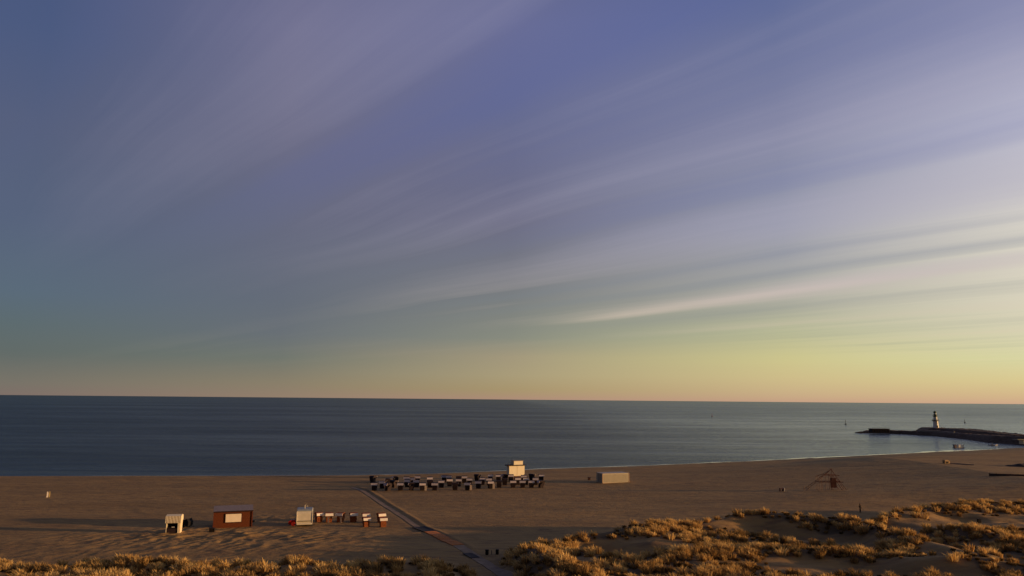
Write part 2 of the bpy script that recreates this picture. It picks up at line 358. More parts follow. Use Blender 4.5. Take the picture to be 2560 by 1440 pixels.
# water
mw = bpy.data.materials.new('sea_water'); mw.use_nodes = True; t = mw.node_tree; b = t.nodes['Principled BSDF']
geo = tn('ShaderNodeNewGeometry')
b.inputs['Base Color'].default_value = (.006,.011,.015,1); b.inputs['IOR'].default_value = 1.33; 
h1 = tnoise(.10, 7, (.12,1,1), .62); h2 = tnoise(.9, 4, (.18,1,1), .6); h3 = tnoise(.012, 4, (.22,1,1))
ad = tn('ShaderNodeMath', operation='MULTIPLY_ADD'); t.links.new(h2, ad.inputs[0]); ad.inputs[1].default_value = .16; t.links.new(h1, ad.inputs[2])
mu = tn('ShaderNodeMath', operation='MULTIPLY'); t.links.new(ad.outputs[0], mu.inputs[0]); t.links.new(tmr(h3, .3, .7, .65, 1.35), mu.inputs[1])
bp = tn('ShaderNodeBump'); bp.inputs['Strength'].default_value = 1.0; bp.inputs['Distance'].default_value = 2.2
t.links.new(mu.outputs[0], bp.inputs['Height'])
# wind-roughened sea: facets tilt toward the viewer, so even far water mirrors well under half of the sky
fr = tn('ShaderNodeFresnel'); fr.inputs[0].default_value = 1.33; t.links.new(bp.outputs[0], fr.inputs[1])
mn = tn('ShaderNodeMath', operation='MINIMUM'); t.links.new(fr.outputs[0], mn.inputs[0]); sx_ = tn('ShaderNodeSeparateXYZ'); t.links.new(geo.outputs['Position'], sx_.inputs[0])
calm = tn('ShaderNodeMath', operation='MULTIPLY'); t.links.new(tmr(sx_.outputs[0], 20, 260), calm.inputs[0]); t.links.new(tmr(sx_.outputs[1], 450, 1700, 1., .25), calm.inputs[1])
wp = tnoise(.004, 4, (.15,1,1), .6); capm = tn('ShaderNodeMath', operation='MULTIPLY_ADD'); t.links.new(calm.outputs[0], capm.inputs[0]); capm.inputs[1].default_value = .42; t.links.new(tmr(wp, .3, .7, .24, .34), capm.inputs[2])
w2 = tnoise(.055, 7, (.16,1,1), .70); cm2 = tn('ShaderNodeMath', operation='MULTIPLY'); t.links.new(capm.outputs[0], cm2.inputs[0]); t.links.new(tmr(w2, .30, .70, .80, 1.22), cm2.inputs[1])
t.links.new(cm2.outputs[0], mn.inputs[1])
gl = tn('ShaderNodeBsdfGlossy'); gl.inputs['Roughness'].default_value = .14; gl.inputs[0].default_value = (.82,.91,1,1); t.links.new(bp.outputs[0], gl.inputs['Normal'])
df = tn('ShaderNodeBsdfDiffuse'); df.inputs[0].default_value = (.012,.026,.036,1)
mxw = tn('ShaderNodeMixShader'); t.links.new(mn.outputs[0], mxw.inputs[0]); t.links.new(df.outputs[0], mxw.inputs[1]); t.links.new(gl.outputs[0], mxw.inputs[2])
t.links.new(mxw.outputs[0], t.nodes['Material Output'].inputs[0])
ys = [60,300,700,1500,4000,12000,60000]; xs = [-60000,-12000,-3000,-600,0,600,3000,12000,60000]
water = grid_mesh('sea', np.array(xs, float), np.array(ys, float), lambda x, y: x*0+.0, mw, False); water['kind'] = 'structure'

# pale strip along the waterline: sky sheen on thin water put into its colour
mf = mat('swash_sheen', 'c2b8b0', .12, .25, 1.5)
fx = np.arange(SH[0][0]-30, SH[-1][0]-4, 1.2); R_ = []
fy = np.interp(fx, SHX, SHY) + 1.2*fbm(fx/9, fx*0+3.3, 2)
w_ = np.clip(.55+1.3*fbm(fx/14, fx*0+8, 3), .12, 1.3)*np.interp(fx, [-60,0,40,90,150], [.5,1.2,2.6,3.6,4.2])
v = np.concatenate([np.stack([fx, fy-.25, fx*0+.030], -1), np.stack([fx, fy-.25+w_, fx*0+.030], -1)]).astype(np.float32)
n_ = len(fx); i = np.arange(n_-1); q = np.stack([i, i+1, i+n_+1, i+n_], -1).astype(np.int32)
fo = raw_mesh('shore_sheen', v, q, mf); fo['kind'] = 'structure'

# ---------------------------------------------------------------- boardwalk
def strip(name, pts, w, z_off, m, x0=0, thick=.05, step=1.0):
    P = [Vector((a, b, 0)) for a, b in pts]; out = []
    for a, b_ in zip(P[:-1], P[1:]):
        k = max(1, int((b_-a).length/step))
        out += [a.lerp(b_, j/k) for j in range(k)]
    out.append(P[-1]); vs = []; fs = []
    for j, p in enumerate(out):
        d = (out[min(j+1, len(out)-1)]-out[max(j-1, 0)]).normalized(); nrm = Vector((-d.y, d.x, 0))
        for s_ in (-1, -.5, 0, .5, 1):
            c = p + nrm*(w/2*s_); vs.append((c.x, c.y, tz(c.x, c.y)+z_off))
    for j in range(len(out)-1):
        for k in range(4): a = j*5+k; fs.append((a, a+1, a+6, a+5))
    mb = MB(); mb.add(vs, fs); o = mb.build(name, m)
    so_ = o.modifiers.new('s', 'SOLIDIFY'); so_.thickness = thick; so_.offset = -1
    return o
mgrey = mat('beach_mat', '927a62', .9, .25, .8, .4, 4)
o = strip('beach_path', PATH[0:5], 1.1, .012, mgrey); o['kind'] = 'structure'
o = strip('beach_path', PATH[7:11], 1.7, .015, mgrey); o['kind'] = 'structure'
tag(strip('path_mat', [PATH[4], PATH[5]], 2.4, .09, mat('black_mat', '231f22', .8, .2, 3), thick=.06), 'short black mat on the beach path just before the wooden planks', 'mat')
a_, b_ = PATH[8], PATH[9]
tag(strip('path_mat', [(a_[0]-1.1, a_[1]+1.6), (a_[0]*.75+b_[0]*.25-.5, a_[1]*.75+b_[1]*.25+.6)], 1.5, .09, mat('dark_mat', '322b2e', .85, .2, 3)), 'dark worn mat across the path between the two dunes', 'mat')
# planks
wk = thing('plank_walkway', 'orange wooden plank section of the path to the beach', 'boardwalk', (*PATH[5], tz(*PATH[5])))
mpl = mat('orange_planks', 'b8702e', .7, .3, 2.5, .3, 20, stretch=(1,6,1)); mb = MB(); O = Vector(wk.location)
pts = [Vector((*PATH[i], 0)) for i in (5,6,7)]
for a, b2 in zip(pts[:-1], pts[1:]):
    Ld = (b2-a).length; d = (b2-a).normalized(); ang = math.atan2(d.y, d.x); k = int(Ld/.2)
    for j in range(k):
        c = a + d*(j*.2+.1); z = tz(c.x, c.y)+.13
        M = Matrix.Translation(Vector((c.x, c.y, z))-O) @ Matrix.Rotation(ang, 4, 'Z')
        mb.box(-.085, .085, -1.0+random.uniform(-.06,.06), 1.0+random.uniform(-.06,.06), -.03, .012*random.random()+.01, M=M)
mb.build('planking', mpl, wk)
mb = MB()
for s_ in (-1, 1):
    for a, b2 in zip(pts[:-1], pts[1:]):
        d = (b2-a).normalized(); nn = Vector((-d.y, d.x, 0))*s_*.9
        for j in range(4):
            p, q = a.lerp(b2, j/4)+nn, a.lerp(b2, (j+1)/4)+nn
            mb.bar((p.x-O.x, p.y-O.y, tz(p.x,p.y)+.05-O.z), (q.x-O.x, q.y-O.y, tz(q.x,q.y)+.05-O.z), .06)
mb.build('joist', mpl, wk)

# ---------------------------------------------------------------- dune grass
mg = bpy.data.materials.new('dune_grass'); mg.use_nodes = True; t = mg.node_tree; b = t.nodes['Principled BSDF']
at_ = tn('ShaderNodeAttribute', attribute_name='tone')
cr = tn('ShaderNodeValToRGB'); e = cr.color_ramp.elements; e[0].color = (.10,.060,.022,1); e[1].color = (.78,.55,.22,1)
q_ = e.new(.5); q_.color = (.44,.265,.09,1); t.links.new(at_.outputs['Fac'], cr.inputs[0])
t.links.new(cr.outputs[0], b.inputs['Base Color']); b.inputs['Roughness'].default_value = .7; b.inputs['Specular IOR Level'].default_value = .2
tr = tn('ShaderNodeBsdfTranslucent'); t.links.new(cr.outputs[0], tr.inputs[0]); mx = tn('ShaderNodeMixShader'); mx.inputs[0].default_value = .30
t.links.new(b.outputs[0], mx.inputs[1]); t.links.new(tr.outputs[0], mx.inputs[2]); t.links.new(mx.outputs[0], t.nodes['Material Output'].inputs[0])
def grass(name, n, box, dens, edge, hr, seed, nb):
    poly, clump, thr, bare = dens
    r = np.random.default_rng(seed)
    x = r.uniform(box[0], box[1], n); y = r.uniform(box[2], box[3], n)
    s = inpoly_dist(x, y, poly) + 1.5*fbm(x/4, y/4, 2)
    p = gdens(x, y, poly, clump, thr, bare) + .25*r.standard_normal(n)
    k = (s > edge) & (p > 0) & (np.abs(x) < y*.72+4); x, y = x[k], y[k]; n = len(x)
    z = terrain(x, y); big = r.random(n) < .30; h = np.where(big, r.uniform(*hr, n), r.uniform(.22, .5, n)); rad = h*np.where(big, r.uniform(.5, .8, n), .8); tone = np.clip(np.where(big, .66, .25)+.2*r.standard_normal(n)+.5*fbm(x/6, y/6, 2), 0, 1)
    R = lambda a: np.repeat(a, nb)
    X_, Y_, Z_, H, RR_, T = map(R, (x, y, z, h, rad, tone)); m = len(X_)
    a = r.uniform(0, 2*math.pi, m); q = np.sqrt(r.random(m)); bx, by = X_+RR_*.7*q*np.cos(a), Y_+RR_*.7*q*np.sin(a)
    hh = H*r.uniform(.6, 1.05, m)*(1-.35*q*q); lean = RR_*(.12+q*.75)*r.uniform(.5, 1.2, m)
    wind = -.12*H
    mx_, my = bx+lean*.4*np.cos(a)+wind*.3, by+lean*.4*np.sin(a); tx, ty = bx+lean*np.cos(a)+wind, by+lean*np.sin(a)
    w = r.uniform(.028, .058, m); pa = r.uniform(0, math.pi, m); wx, wy = w*np.cos(pa), w*np.sin(pa)
    V = np.stack([np.stack([bx-wx, by-wy, Z_-.06], -1), np.stack([bx+wx, by+wy, Z_-.06], -1), np.stack([mx_+wx, my+wy, Z_+hh*.65], -1), np.stack([mx_-wx, my-wy, Z_+hh*.65], -1),
                  np.stack([tx, ty, Z_+hh*.95], -1)], 1).reshape(-1, 3).astype(np.float32)
    o5 = np.arange(m)*5; tri = np.concatenate([np.stack([o5, o5+1, o5+2], -1), np.stack([o5, o5+2, o5+3], -1), np.stack([o5+3, o5+2, o5+4], -1)]).astype(np.int32)
    ob = raw_mesh(name, V, tri, mg, False)
    at2 = ob.data.attributes.new('tone', 'FLOAT', 'POINT'); tt = np.clip(T+.12*r.standard_normal(m), 0, 1)
    at2.data.foreach_set('value', np.repeat(tt, 5).astype(np.float32)); ob['kind'] = 'stuff'; print(name, n, 'tufts', m, 'blades')
    return ob
g1 = grass('dune_grass', 19000, (-2, 150, 70, 172), GR, .1, (.75,1.35), 1, 64)
tag(g1, 'golden dry dune grass covering the large dune at the right', 'grass')
g2 = grass('dune_grass', 10000, (-75, 2, 66, 106), GL_, .2, (.8,1.4), 2, 66)
tag(g2, 'golden dry dune grass along the low dune at the bottom left', 'grass')

# ---------------------------------------------------------------- beach chairs
WHITE = mat('white_canvas', 'e6ddd2', .8, .08, 4)
def make_chair(label, wick, canvas=WHITE, stripe=None, group=None):
    r = thing('beach_chair', label, 'beach chair', (0,0,0), group=group)
    MB().box(-.50, .50, -.38, .38, .04, .42, .02, .02).build('base', wick, r)
    sp_ = MB()
    prof = [(-.40,.40),(.42,.40),(.60,1.0),(.62,1.32),(.50,1.52),(.30,1.52),(.10,1.1),(-.36,.72)]
    for s_ in (-1, 1): MB().prism(prof, s_*.51-.03, s_*.51+.03, 'x').build('side_panel', wick, r)
    MB().prism([(.40,.40),(.46,.40),(.66,1.0),(.66,1.34),(.58,1.34),(.58,1.0)], -.478, .478, 'x').build('backrest', wick, r)
    MB().box(-.46, .46, -.36, .38, .422, .52).build('seat', wick, r, .03)
    mb = MB()
    for q in range(9): mb.box(-.46+q*.103, -.46+q*.103+.085, -.47-.008*(q % 2), -.43, .28, 1.20)
    mb.box(-.475, .475, -.43, -.405, .34, .42); mb.box(-.475, .475, -.43, -.405, 1.04, 1.12); mb.build('front_cover', wick, r)
    # hood: curved shell with hanging awning
    arc = [(.62,1.28),(.58,1.46),(.42,1.60),(.15,1.66),(-.30,1.62),(-.62,1.50)]
    inn = [(-.60,1.46),(-.30,1.58),(.15,1.62),(.40,1.56),(.54,1.44),(.58,1.28)]
    h = MB().prism(arc+inn, -.66, .66, 'x').build('hood', wick, r)
    MB().prism([(-.60,1.56),(-.66,1.55),(-.78,1.14),(-.74,1.14)], -.67, .67, 'x').build('awning', stripe or canvas, r)
    for s_ in (-1, 1): MB().prism([(-.60,1.49),(-.72,1.13),(-.1,1.25),(.5,1.30),(.55,1.45),(.15,1.62),(-.3,1.60)], s_*.65-.01, s_*.65+.01, 'x').build('awning_side', wick, r)
    MB().box(-.45, .45, -.50, -.385, .06, .26).build('footrest', wick, r)
    index_children(r); return r
WR = mat('red_wicker', '864822', .75, .45, 5, .5, 30, stretch=(1,1,3)); WD = mat('dark_wicker', '2e2022', .75, .3, 12, .5, 30, stretch=(1,1,3))
ORD = ['leftmost','second from the left','third from the left','fourth from the left','fifth from the left','rightmost']
proto = make_chair('x', WR, group='red beach chairs beside the white cabin'); used = False
def place(proto, first, px, py, rz, label, s=1.0):
    o = proto if first else copy_tree(proto)
    x, y, z = gnd(px, py); o.location = (x, y, z-.02); o.rotation_euler = (0,0,math.radians(rz)); o.scale = (s,)*3; o['label'] = label
    return o
near = [(797,1304.5,34),(822,1305,18),(851,1305,-14),(883,1305,22),(914,1306,20),(952,1306,30)]
for i, (px, py, rz) in enumerate(near):
    place(proto, i == 0, px, py, rz, 'red beach chair, white awning, '+ORD[i].replace('the ','')+' in back row right of white cabin', 1.06)
place(proto, False, 915, 1316.5, 26, 'red beach chair, white awning, left one of the two in front of the row', 1.02)
place(proto, False, 957, 1317, 22, 'red beach chair, white awning, right one of the two in front of the row', 1.02)
# the two leaning cover boards seen on two of the row
for px, py, w_ in ((823,1306,'second'), (854,1306,'third')):
    x, y, z = gnd(px, py)
    b1 = thing('cover_board', 'narrow pale board standing in front of the '+w_+' beach chair from the left', 'board', (x, y-.75, z))
    MB().box(-.14, .14, -.03, .03, 0, 1.0).build('panel', mat('grey_board', '8a7c76', .8, .2, 5), b1)
    MB().box(-.30, .30, -.05, .05, 1.0, 1.07).build('cap', mat('grey_board', '8a7c76'), b1)

rowF = [(935.8,1226),(970,1226.7),(1001.4,1225.8),(1028.6,1225.3),(1056,1226),(1087,1225.8),(1137.7,1225.3),(1169,1225.3),(1196.2,1221),(1226,1221),(1247.8,1219.2),(1282.5,1219.2),(1306.4,1219.2),(1328.4,1219.2),(1352.8,1219.2)]
rowM = [(956,1221),(969,1214),(984,1219),(1018.7,1217),(1031,1212),(1042,1218),(1075,1219),(1103.5,1219),(1123.7,1215),(1146.6,1215),(1173.7,1213),(1206,1211.5),(1222.5,1213),(1261.8,1213),(1294,1211.5),(1314,1211.5),(1338.7,1212)]
rowB = [(932,1207),(988,1208),(1016.8,1209),(1044,1207),(1074,1210),(1110.6,1205),(1122.7,1206),(1147,1208),(1161,1207),(1193.4,1202.5),(1226,1202.5),(1246,1203),(1262,1202.5),(1277,1203),(1309,1205),(1330,1201.5),(1353,1202.5)]
NUM = ['first','second','third','fourth','fifth','sixth','seventh','eighth','ninth','tenth','eleventh','twelfth','thirteenth','fourteenth','fifteenth','sixteenth','seventeenth']
pd_ = make_chair('x', WD, mat('pinkish_canvas', 'cfc2c0', .85, .1, 4), group='dark beach chairs crowded together near the waterline'); first = True  # cluster awnings use a slightly darker, pinker canvas
rr = random.Random(5)
for rn, row in (('front', rowF), ('middle', rowM), ('back', rowB)):
    for i, (px, py) in enumerate(row):
        rz = rr.choice([0,4,8,-6,12,2,-3,0]) if rr.random() < .78 else rr.choice([-70,-80,150,180,-130,-50])
        hd = 'facing the camera' if abs(rz) < 20 else ('turned away' if abs(rz) > 120 else 'turned sideways')
        ps = 'leftmost' if i == 0 else ('rightmost' if i == len(row)-1 else NUM[i]+' from left')
        place(pd_, first, px, py, rz, 'dark beach chair %s, %s in %s row of the big cluster' % (hd, ps, rn), 1.16); first = False
# spare cover grates left standing among the chairs
for px, py, w_ in ((1064,1226.5,'fifth'), (1177,1225.5,'eighth'), (1234,1222,'tenth')):
    x, y, z = gnd(px, py)
    g = thing('cover_grate', 'pale upright cover grate beside the %s chair of the front cluster row' % w_, 'grate', (x, y, z), 20)
    MB().box(-.28, .28, -.03, .03, .0, 1.25).build('panel', mat('grey_board', '8a7c76'), g)
    mb = MB()
    for k in (-.22, 0, .22): mb.box(k-.03, k+.03, -.05, -.031, .05, 1.2)
    mb.build('slat', mat('pale_slats', 'a3968a', .8, .1, 5), g)

# giant striped beach chair
x, y, z = gnd(428, 1334)
G = thing('giant_beach_chair', 'oversized beach chair with cream striped awning standing left of the red hut', 'beach chair', (x, y+.9, z-.03), 12)
STR = stripemat('awning_stripes', '6e5230', 'efe3c4', 4.4, 0, .8, .55); CRM = mat('cream_panel', 'ddd2b4', .75, .08, 3)
STV = stripemat('side_stripes', 'efe3c4', 'c9b08c', 3.0, 1, .8, .5)
MB().box(-1.0, 1.0, -.7, .75, .03, .75).build('base', WD, G)
MB().box(-.92, .92, -.68, .4, .752, .95).build('seat', mat('dark_cushion', '1e1418', .9, .2, 5), G, .06)
MB().prism([(.45,.75),(.75,.75),(1.0,1.9),(1.0,2.6),(.8,2.6),(.78,1.9)], -.98, .98, 'x').build('backrest', mat('dark_cushion', '1e1418'), G)
for s_ in (-1, 1):
    sp_ = MB().prism([(-.72,.02),(.78,.02),(1.12,1.9),(1.1,2.5),(.9,2.85),(-.2,2.9),(-.72,2.3)], s_*1.06-.05, s_*1.06+.05, 'x').build('side_panel', STV if s_ > 0 else CRM, G)
    MB().prism([(-.95,1.75),(.95,2.0),(1.05,2.5),(.8,2.9),(0,3.0),(-.82,2.8)], s_*1.17-.03, s_*1.17+.03, 'x').build('awning_side', STV, G)
MB().prism([(1.08,2.4),(.86,2.88),(0,3.02),(-.86,2.84),(-.9,2.78),(0,2.95),(.8,2.8),(1.0,2.4)], -1.2, 1.2, 'x').build('hood', CRM, G)
MB().prism([(-.85,2.84),(-.9,2.80),(-1.06,1.72),(-1.0,1.72)], -1.22, 1.22, 'x').build('awning', STR, G)
MB().box(.72, 1.0, -.80, -.72, .02, 1.75).build('door_panel', CRM, G)
MB().box(-.22, .22, -.74, -.70, .98, 1.08).build('sign', mat('white_paint', 'd8d4cc', .6), G)
# black covered trailer behind it
x, y, z = gnd(462, 1319)
T = thing('covered_trailer', 'low black covered trailer standing behind the giant striped beach chair', 'trailer', (x, y+.6, z), -12)
bk = mat('black_tarp', '141112', .8, .3, 4)
MB().prism([(-.8,.35),(.8,.35),(.85,.95),(.5,1.5),(-.75,1.05)], -.7, .7, 'y').build('cover', bk, T, .04)
MB().box(-.7, .7, -.65, .65, .22, .345).build('chassis', mat('dark_metal', '2a2828', .5, metal=.6), T)
for s_ in (-1, 1):
    o = MB().lathe([(.05,-.08),(.26,-.08),(.26,.08),(.05,.08)], 16).build('wheel', mat('rubber', '161515', .9), T); o.rotation_euler = (math.pi/2,0,0); o.location = (0, s_*.75, .26)
MB().bar((.7,0,.28), (1.5,0,.2), .04).build('drawbar', mat('dark_metal', '2a2828'), T)

# red kiosk hut
xl, yl, _ = gnd(527, 1318); xr, yr, _ = gnd(620, 1318); ang = 20
w = (xr-xl)*1.02; zc = tz((xl+xr)/2, yl+1.5)
H = thing('wooden_hut', 'red brown wooden hut with grey roof and a large blank white panel', 'hut', ((xl+xr)/2, (yl+yr)/2+1.5, zc-.05), ang)
RW = mat('red_boards', '5c2a0a', .7, .25, 3, .6, 9, stretch=(.3,.3,6)); hw = w/2
mb = MB().prism([(-1.5,0),(1.5,0),(1.5,3.15),(-1.5,2.75)], -hw, hw, 'x'); mb.build('walls', RW, H)
# lap siding ledges on the front and right sides
mb = MB()
for k in range(13): mb.box(-hw+.1, hw-.1, -1.53, -1.5, .12+k*.205, .15+k*.205); mb.box(hw, hw+.03, -1.4, 1.4, .12+k*.205, .15+k*.205)
mb.build('siding', RW, H)
MB().prism([(-1.85,2.78),(-1.85,2.92),(1.8,3.42),(1.8,3.28)], -hw-.18, hw+.18, 'x').build('roof', mat('roofing_felt', '857a78', .8, .15, 2.5, .2, 6), H)
MB().box(-hw-.19, hw+.19, -1.90, -1.855, 2.72, 2.93).build('fascia', mat('dark_board', '2a1714', .8), H)
for sx in (-1, 1):
    for sy in (-1, 1): MB().box(sx*hw-.09+sx*.045, sx*hw+.09+sx*.045, sy*1.5-.09+sy*.045, sy*1.5+.09+sy*.045, 0, 2.7).build('corner_post', mat('post_wood', '5a2710', .75, .2, 3), H)
s1 = MB().box(-hw*.40, hw*.43, -1.66, -1.56, .98, 2.36).build('hatch', mat('hatch_white', 'e2d3bd', .7, .05, 1.5), H, .02)
mb = MB(); a0, a1 = -hw*.40, hw*.43
for q in ((a0-.09,a0-.005,.9,2.44),(a1+.005,a1+.09,.9,2.44)): mb.box(q[0], q[1], -1.64, -1.545, q[2], q[3])
mb.box(a0-.004, a1+.004, -1.64, -1.545, 2.365, 2.44); mb.box(a0-.004, a1+.004, -1.64, -1.545, .9, .975)
mb.build('frame', mat('dark_board', '2a1714'), s1)
MB().box(hw+.035, hw+.07, -.5, .45, .05, 2.05).build('door', mat('door_red', '5e2008', .7, .15, 3), H)
x, y, z = gnd(530, 1328.5)
B = thing('crate', 'small dark crate on the sand in front of the red hut', 'crate', (x, y, z), 8)
BM = mat('dark_crate', '1f1712', .85, .3, 4)
MB().box(-.45, .45, -.3, .3, 0, .56).build('body', BM, B, .02); MB().box(-.5, .5, -.35, .35, .565, .63).build('lid', mat('crate_lid', '2c211b', .8, .2, 4), B)
mb = MB(); [mb.box(k-.04, k+.04, -.33, -.302, .02, .55) for k in (-.38, 0, .38)]; mb.build('batten', BM, B)
x, y, z = gnd(631, 1305)
B = thing('crate', 'low dark box on the sand just behind the right end of the red hut', 'crate', (x, y, z), -6)
MB().box(-.32, .32, -.3, .3, 0, .24).build('body', BM, B, .02); MB().box(-.35, .35, -.33, .33, .245, .29).build('lid', mat('crate_lid', '2c211b'), B)

# white cabin trailer with mast
x, y, z = gnd(759, 1317)
T = thing('cabin_trailer', 'rounded white cabin trailer with a small mast on its roof, left of the red chairs', 'trailer', (x-.3, y+1.6, z), 14)
WP = mat('cream_paint', 'cfc6b2', .55, .08, 1.2); hw = 1.40
pr = [(-1.5,.55),(-1.62,.9),(-1.55,2.3),(-1.35,2.72),(1.35,2.86),(1.55,2.4),(1.55,.55)]
MB().prism(pr, -hw, hw, 'x').build('body', WP, T, .10)
MB().prism([(-1.46,2.62),(-1.38,2.80),(-.9,2.98),(1.2,3.02),(1.45,2.85),(1.45,2.7)], -hw+.06, hw-.06, 'x').build('roof', mat('blue_grey_roof', '8f979b', .6, .1, 2), T, .05)
MB().prism([(-1.72,.34),(-1.80,.46),(-1.72,.60),(-1.40,.60),(-1.40,.34)], -hw+.05, hw-.05, 'x').build('bumper', mat('pale_bumper', 'd8ceb8', .5), T, .04)
MB().prism([(-1.68,.92),(-1.70,.92),(-1.655,1.05),(-1.63,1.05)], -hw+.2, hw-.2, 'x').build('trim', mat('trim_dark', '6d6450', .6), T)
for s_ in (-1, 1): MB().prism([(-1.56,.62),(-1.70,.92),(-1.62,2.3),(-1.42,2.66),(-1.38,2.6),(-1.54,2.2),(-1.58,.9)], s_*(hw-.06)-.05, s_*(hw-.06)+.05, 'x').build('corner_trim', mat('pale_bumper', 'd8ceb8'), T)
MB().box(-hw+.15, hw-.15, -1.35, 1.4, .32, .54).build('chassis', mat('dark_metal', '2a2828'), T)
for s_ in (-1, 1):
    o = MB().lathe([(.05,-.1),(.3,-.1),(.33,0),(.3,.1),(.05,.1)], 16).build('wheel', mat('rubber', '161515'), T); o.rotation_euler = (0,math.pi/2,0); o.location = (s_*(hw-.15), .2, .32)
ms_ = MB().bar((-.05,-.6,2.95), (-.05,-.6,3.62), .07).build('mast', mat('mast_white', 'c4b9a4', .5), T)
mb = MB(); mb.bar((-.05,-.6,3.6), (.32,-.6,3.85), .03); mb.bar((-.05,-.6,3.45), (.35,-.6,3.42), .03); mb.box(.28,.5,-.66,-.54,3.34,3.5)
mb.build('wind_vane', mat('mast_white', 'c4b9a4'), ms_)
# red cart
x, y, z = gnd(728, 1317)
T = thing('cart', 'small bright red cart with a wheel parked against the white cabin trailer', 'cart', (x, y+.5, z+.12), 8)
RD = mat('red_paint', 'b02010', .45, .12, 3)
MB().prism([(-.62,.30),(.58,.30),(.62,.75),(.40,1.05),(-.30,.98),(-.62,.72)], -.4, .4, 'y').build('body', RD, T, .04)
MB().box(-.5, .45, -.34, .34, .2, .295).build('chassis', mat('dark_metal', '2a2828'), T)
o = MB().lathe([(.12,-.07),(.33,-.08),(.38,0),(.33,.08),(.12,.07)], 20).build('wheel', mat('red_tyre', '8e1a10', .6), T); o.rotation_euler = (math.pi/2,0,0); o.location = (.22, -.5, .38)
r_ = MB().lathe([(.02,-.05),(.11,-.06),(.11,.06),(.02,.05)], 12).build('hub', mat('pale_hub', 'c08878', .5), o)
o = MB().lathe([(.12,-.07),(.33,-.08),(.38,0),(.33,.08),(.12,.07)], 20).build('wheel', mat('red_tyre', '8e1a10'), T); o.rotation_euler = (math.pi/2,0,0); o.location = (.22, .5, .38)
MB().bar((-.6,0,.45), (-1.05,0,.25), .03).build('drawbar', mat('dark_metal', '2a2828'), T)

# lifeguard tower
x, y, z = gnd(1289, 1199)
T = thing('lifeguard_tower', 'cream lifeguard tower with a raised cabin standing behind the crowded beach chairs', 'tower', (x, y+1.2, z), 24)
CT = mat('cream_tower', 'e8dcbe', .7, .06, 1.5, .25, 8, stretch=(6,6,.4)); WDK = mat('brown_timber', '7a4a24', .8, .2, 4)
for sx in (-1.6, 0, 1.6):
    for sy in (-.55, .65): MB().box(sx-.1, sx+.1, sy-.1, sy+.1, 0, 1.0).build('leg', WDK, T)
mb = MB(); mb.bar((-1.6,-.62,.1), (0,-.62,.95), .05); mb.bar((1.6,-.62,.1), (0,-.62,.95), .05); mb.build('brace', WDK, T)
MB().prism([(-2.1,1.0),(2.0,1.0),(2.42,1.5),(2.42,3.85),(-2.42,3.85),(-2.42,1.5)], -.9, .9, 'y').build('cabin', CT, T)
MB().box(-3.0, 2.55, -1.15, 1.1, 3.855, 4.12).build('deck', mat('dark_deck', '2c1a18', .8, .2, 3), T)
MB().box(-.95, 1.9, -.85, 1.3, 4.125, 5.15).build('lookout', CT, T)
MB().box(-1.05, 2.0, -.95, 1.4, 5.155, 5.27).build('roof', mat('tower_roof', '9a8c74', .7), T)
mb = MB()
for k in (-2.85,-2.1,-1.4): mb.bar((k,-1.05,4.1), (k,-1.05,4.75), .025)
mb.bar((-2.85,-1.05,4.75), (-1.0,-1.05,4.75), .025); mb.build('railing', mat('dark_metal', '2a2828'), T)
MB().box(.05, .09, -.93, -.905, 1.2, 3.8).build('seam', mat('darker_cream', 'b89a64', .7), T)  # seam strip in a darker cream than the cabin

# container
nl, nr, fl = gnd(1498, 1207), gnd(1568, 1206), None
w = math.hypot(nr[0]-nl[0], nr[1]-nl[1])*.99
C = thing('container', 'long low beige storage container standing alone near the waterline', 'container', ((nl[0]+nr[0])/2, (nl[1]+nr[1])/2+1.4, tz(*nl[:2])-.03), 20)
CB = mat('beige_steel', 'b4ab94', .6, .06, 1.0); hw = w/2+.15; HC = 2.6; D = 4.0
MB().box(-hw, hw, -D/2, D/2, .16, HC).build('body', CB, C)
mb = MB(); k = -hw+.25
while k < hw-.3: mb.box(k, k+.13, -D/2-.035, -D/2, .3, HC-.2); k += .28
mb.build('corrugation', CB, C)
MB().box(-hw-.05, hw+.05, -D/2-.06, D/2+.06, HC+.003, HC+.09).build('roof', mat('pale_roof', 'b0a596', .6, .1, 1.5), C)
MB().box(-hw-.03, hw+.03, -D/2-.05, D/2+.05, .0, .157).build('base_rail', mat('rail_pale', 'b89878', .6), C)
for s_ in (-1, 1):
    MB().box(s_*hw-.08+s_*.05, s_*hw+.08+s_*.05, -D/2-.05, -D/2+.1, .16, HC).build('corner_post', mat('rail_pale', 'b89878'), C)
MB().box(-hw-.03, -hw-.001, -1.0, 1.0, .3, HC-.15).build('door', mat('container_door', '8a8478', .6, .1, 2), C)
x, y, z = gnd(1473, 1200)
B = thing('crate', 'small dark box beside the left end of the beige container', 'crate', (x, y, z), 10)
MB().box(-.32, .32, -.3, .3, 0, .72).build('body', mat('brown_box', '3a1c14', .8, .2, 4), B, .02); MB().box(-.36, .36, -.34, .34, .725, .79).build('lid', mat('crate_lid', '2c211b'), B)

# white marker on the left beach
x, y, z = gnd(119.5, 1244)
M_ = thing('folding_sign', 'small white folding sign standing alone on the left beach', 'sign', (x, y, z), 15)
WS = mat('white_sign', 'efe4d6', .6, .05, 3)
MB().prism([(-.34,.0),(.02,.0),(.02,1.05),(-.10,1.3),(-.24,1.3),(-.26,.3),(-.34,.2)], -.04, .04, 'y').build('front_panel', WS, M_)
o = MB().prism([(.14,.05),(.36,.05),(.34,1.3),(.2,1.3)], .12, .20, 'y').build('rear_panel', mat('cream_sign', 'b9a268', .7), M_)
MB().box(-.4, .42, -.12, .24, -.03, .045).build('foot', mat('dark_board', '2a1714'), M_)

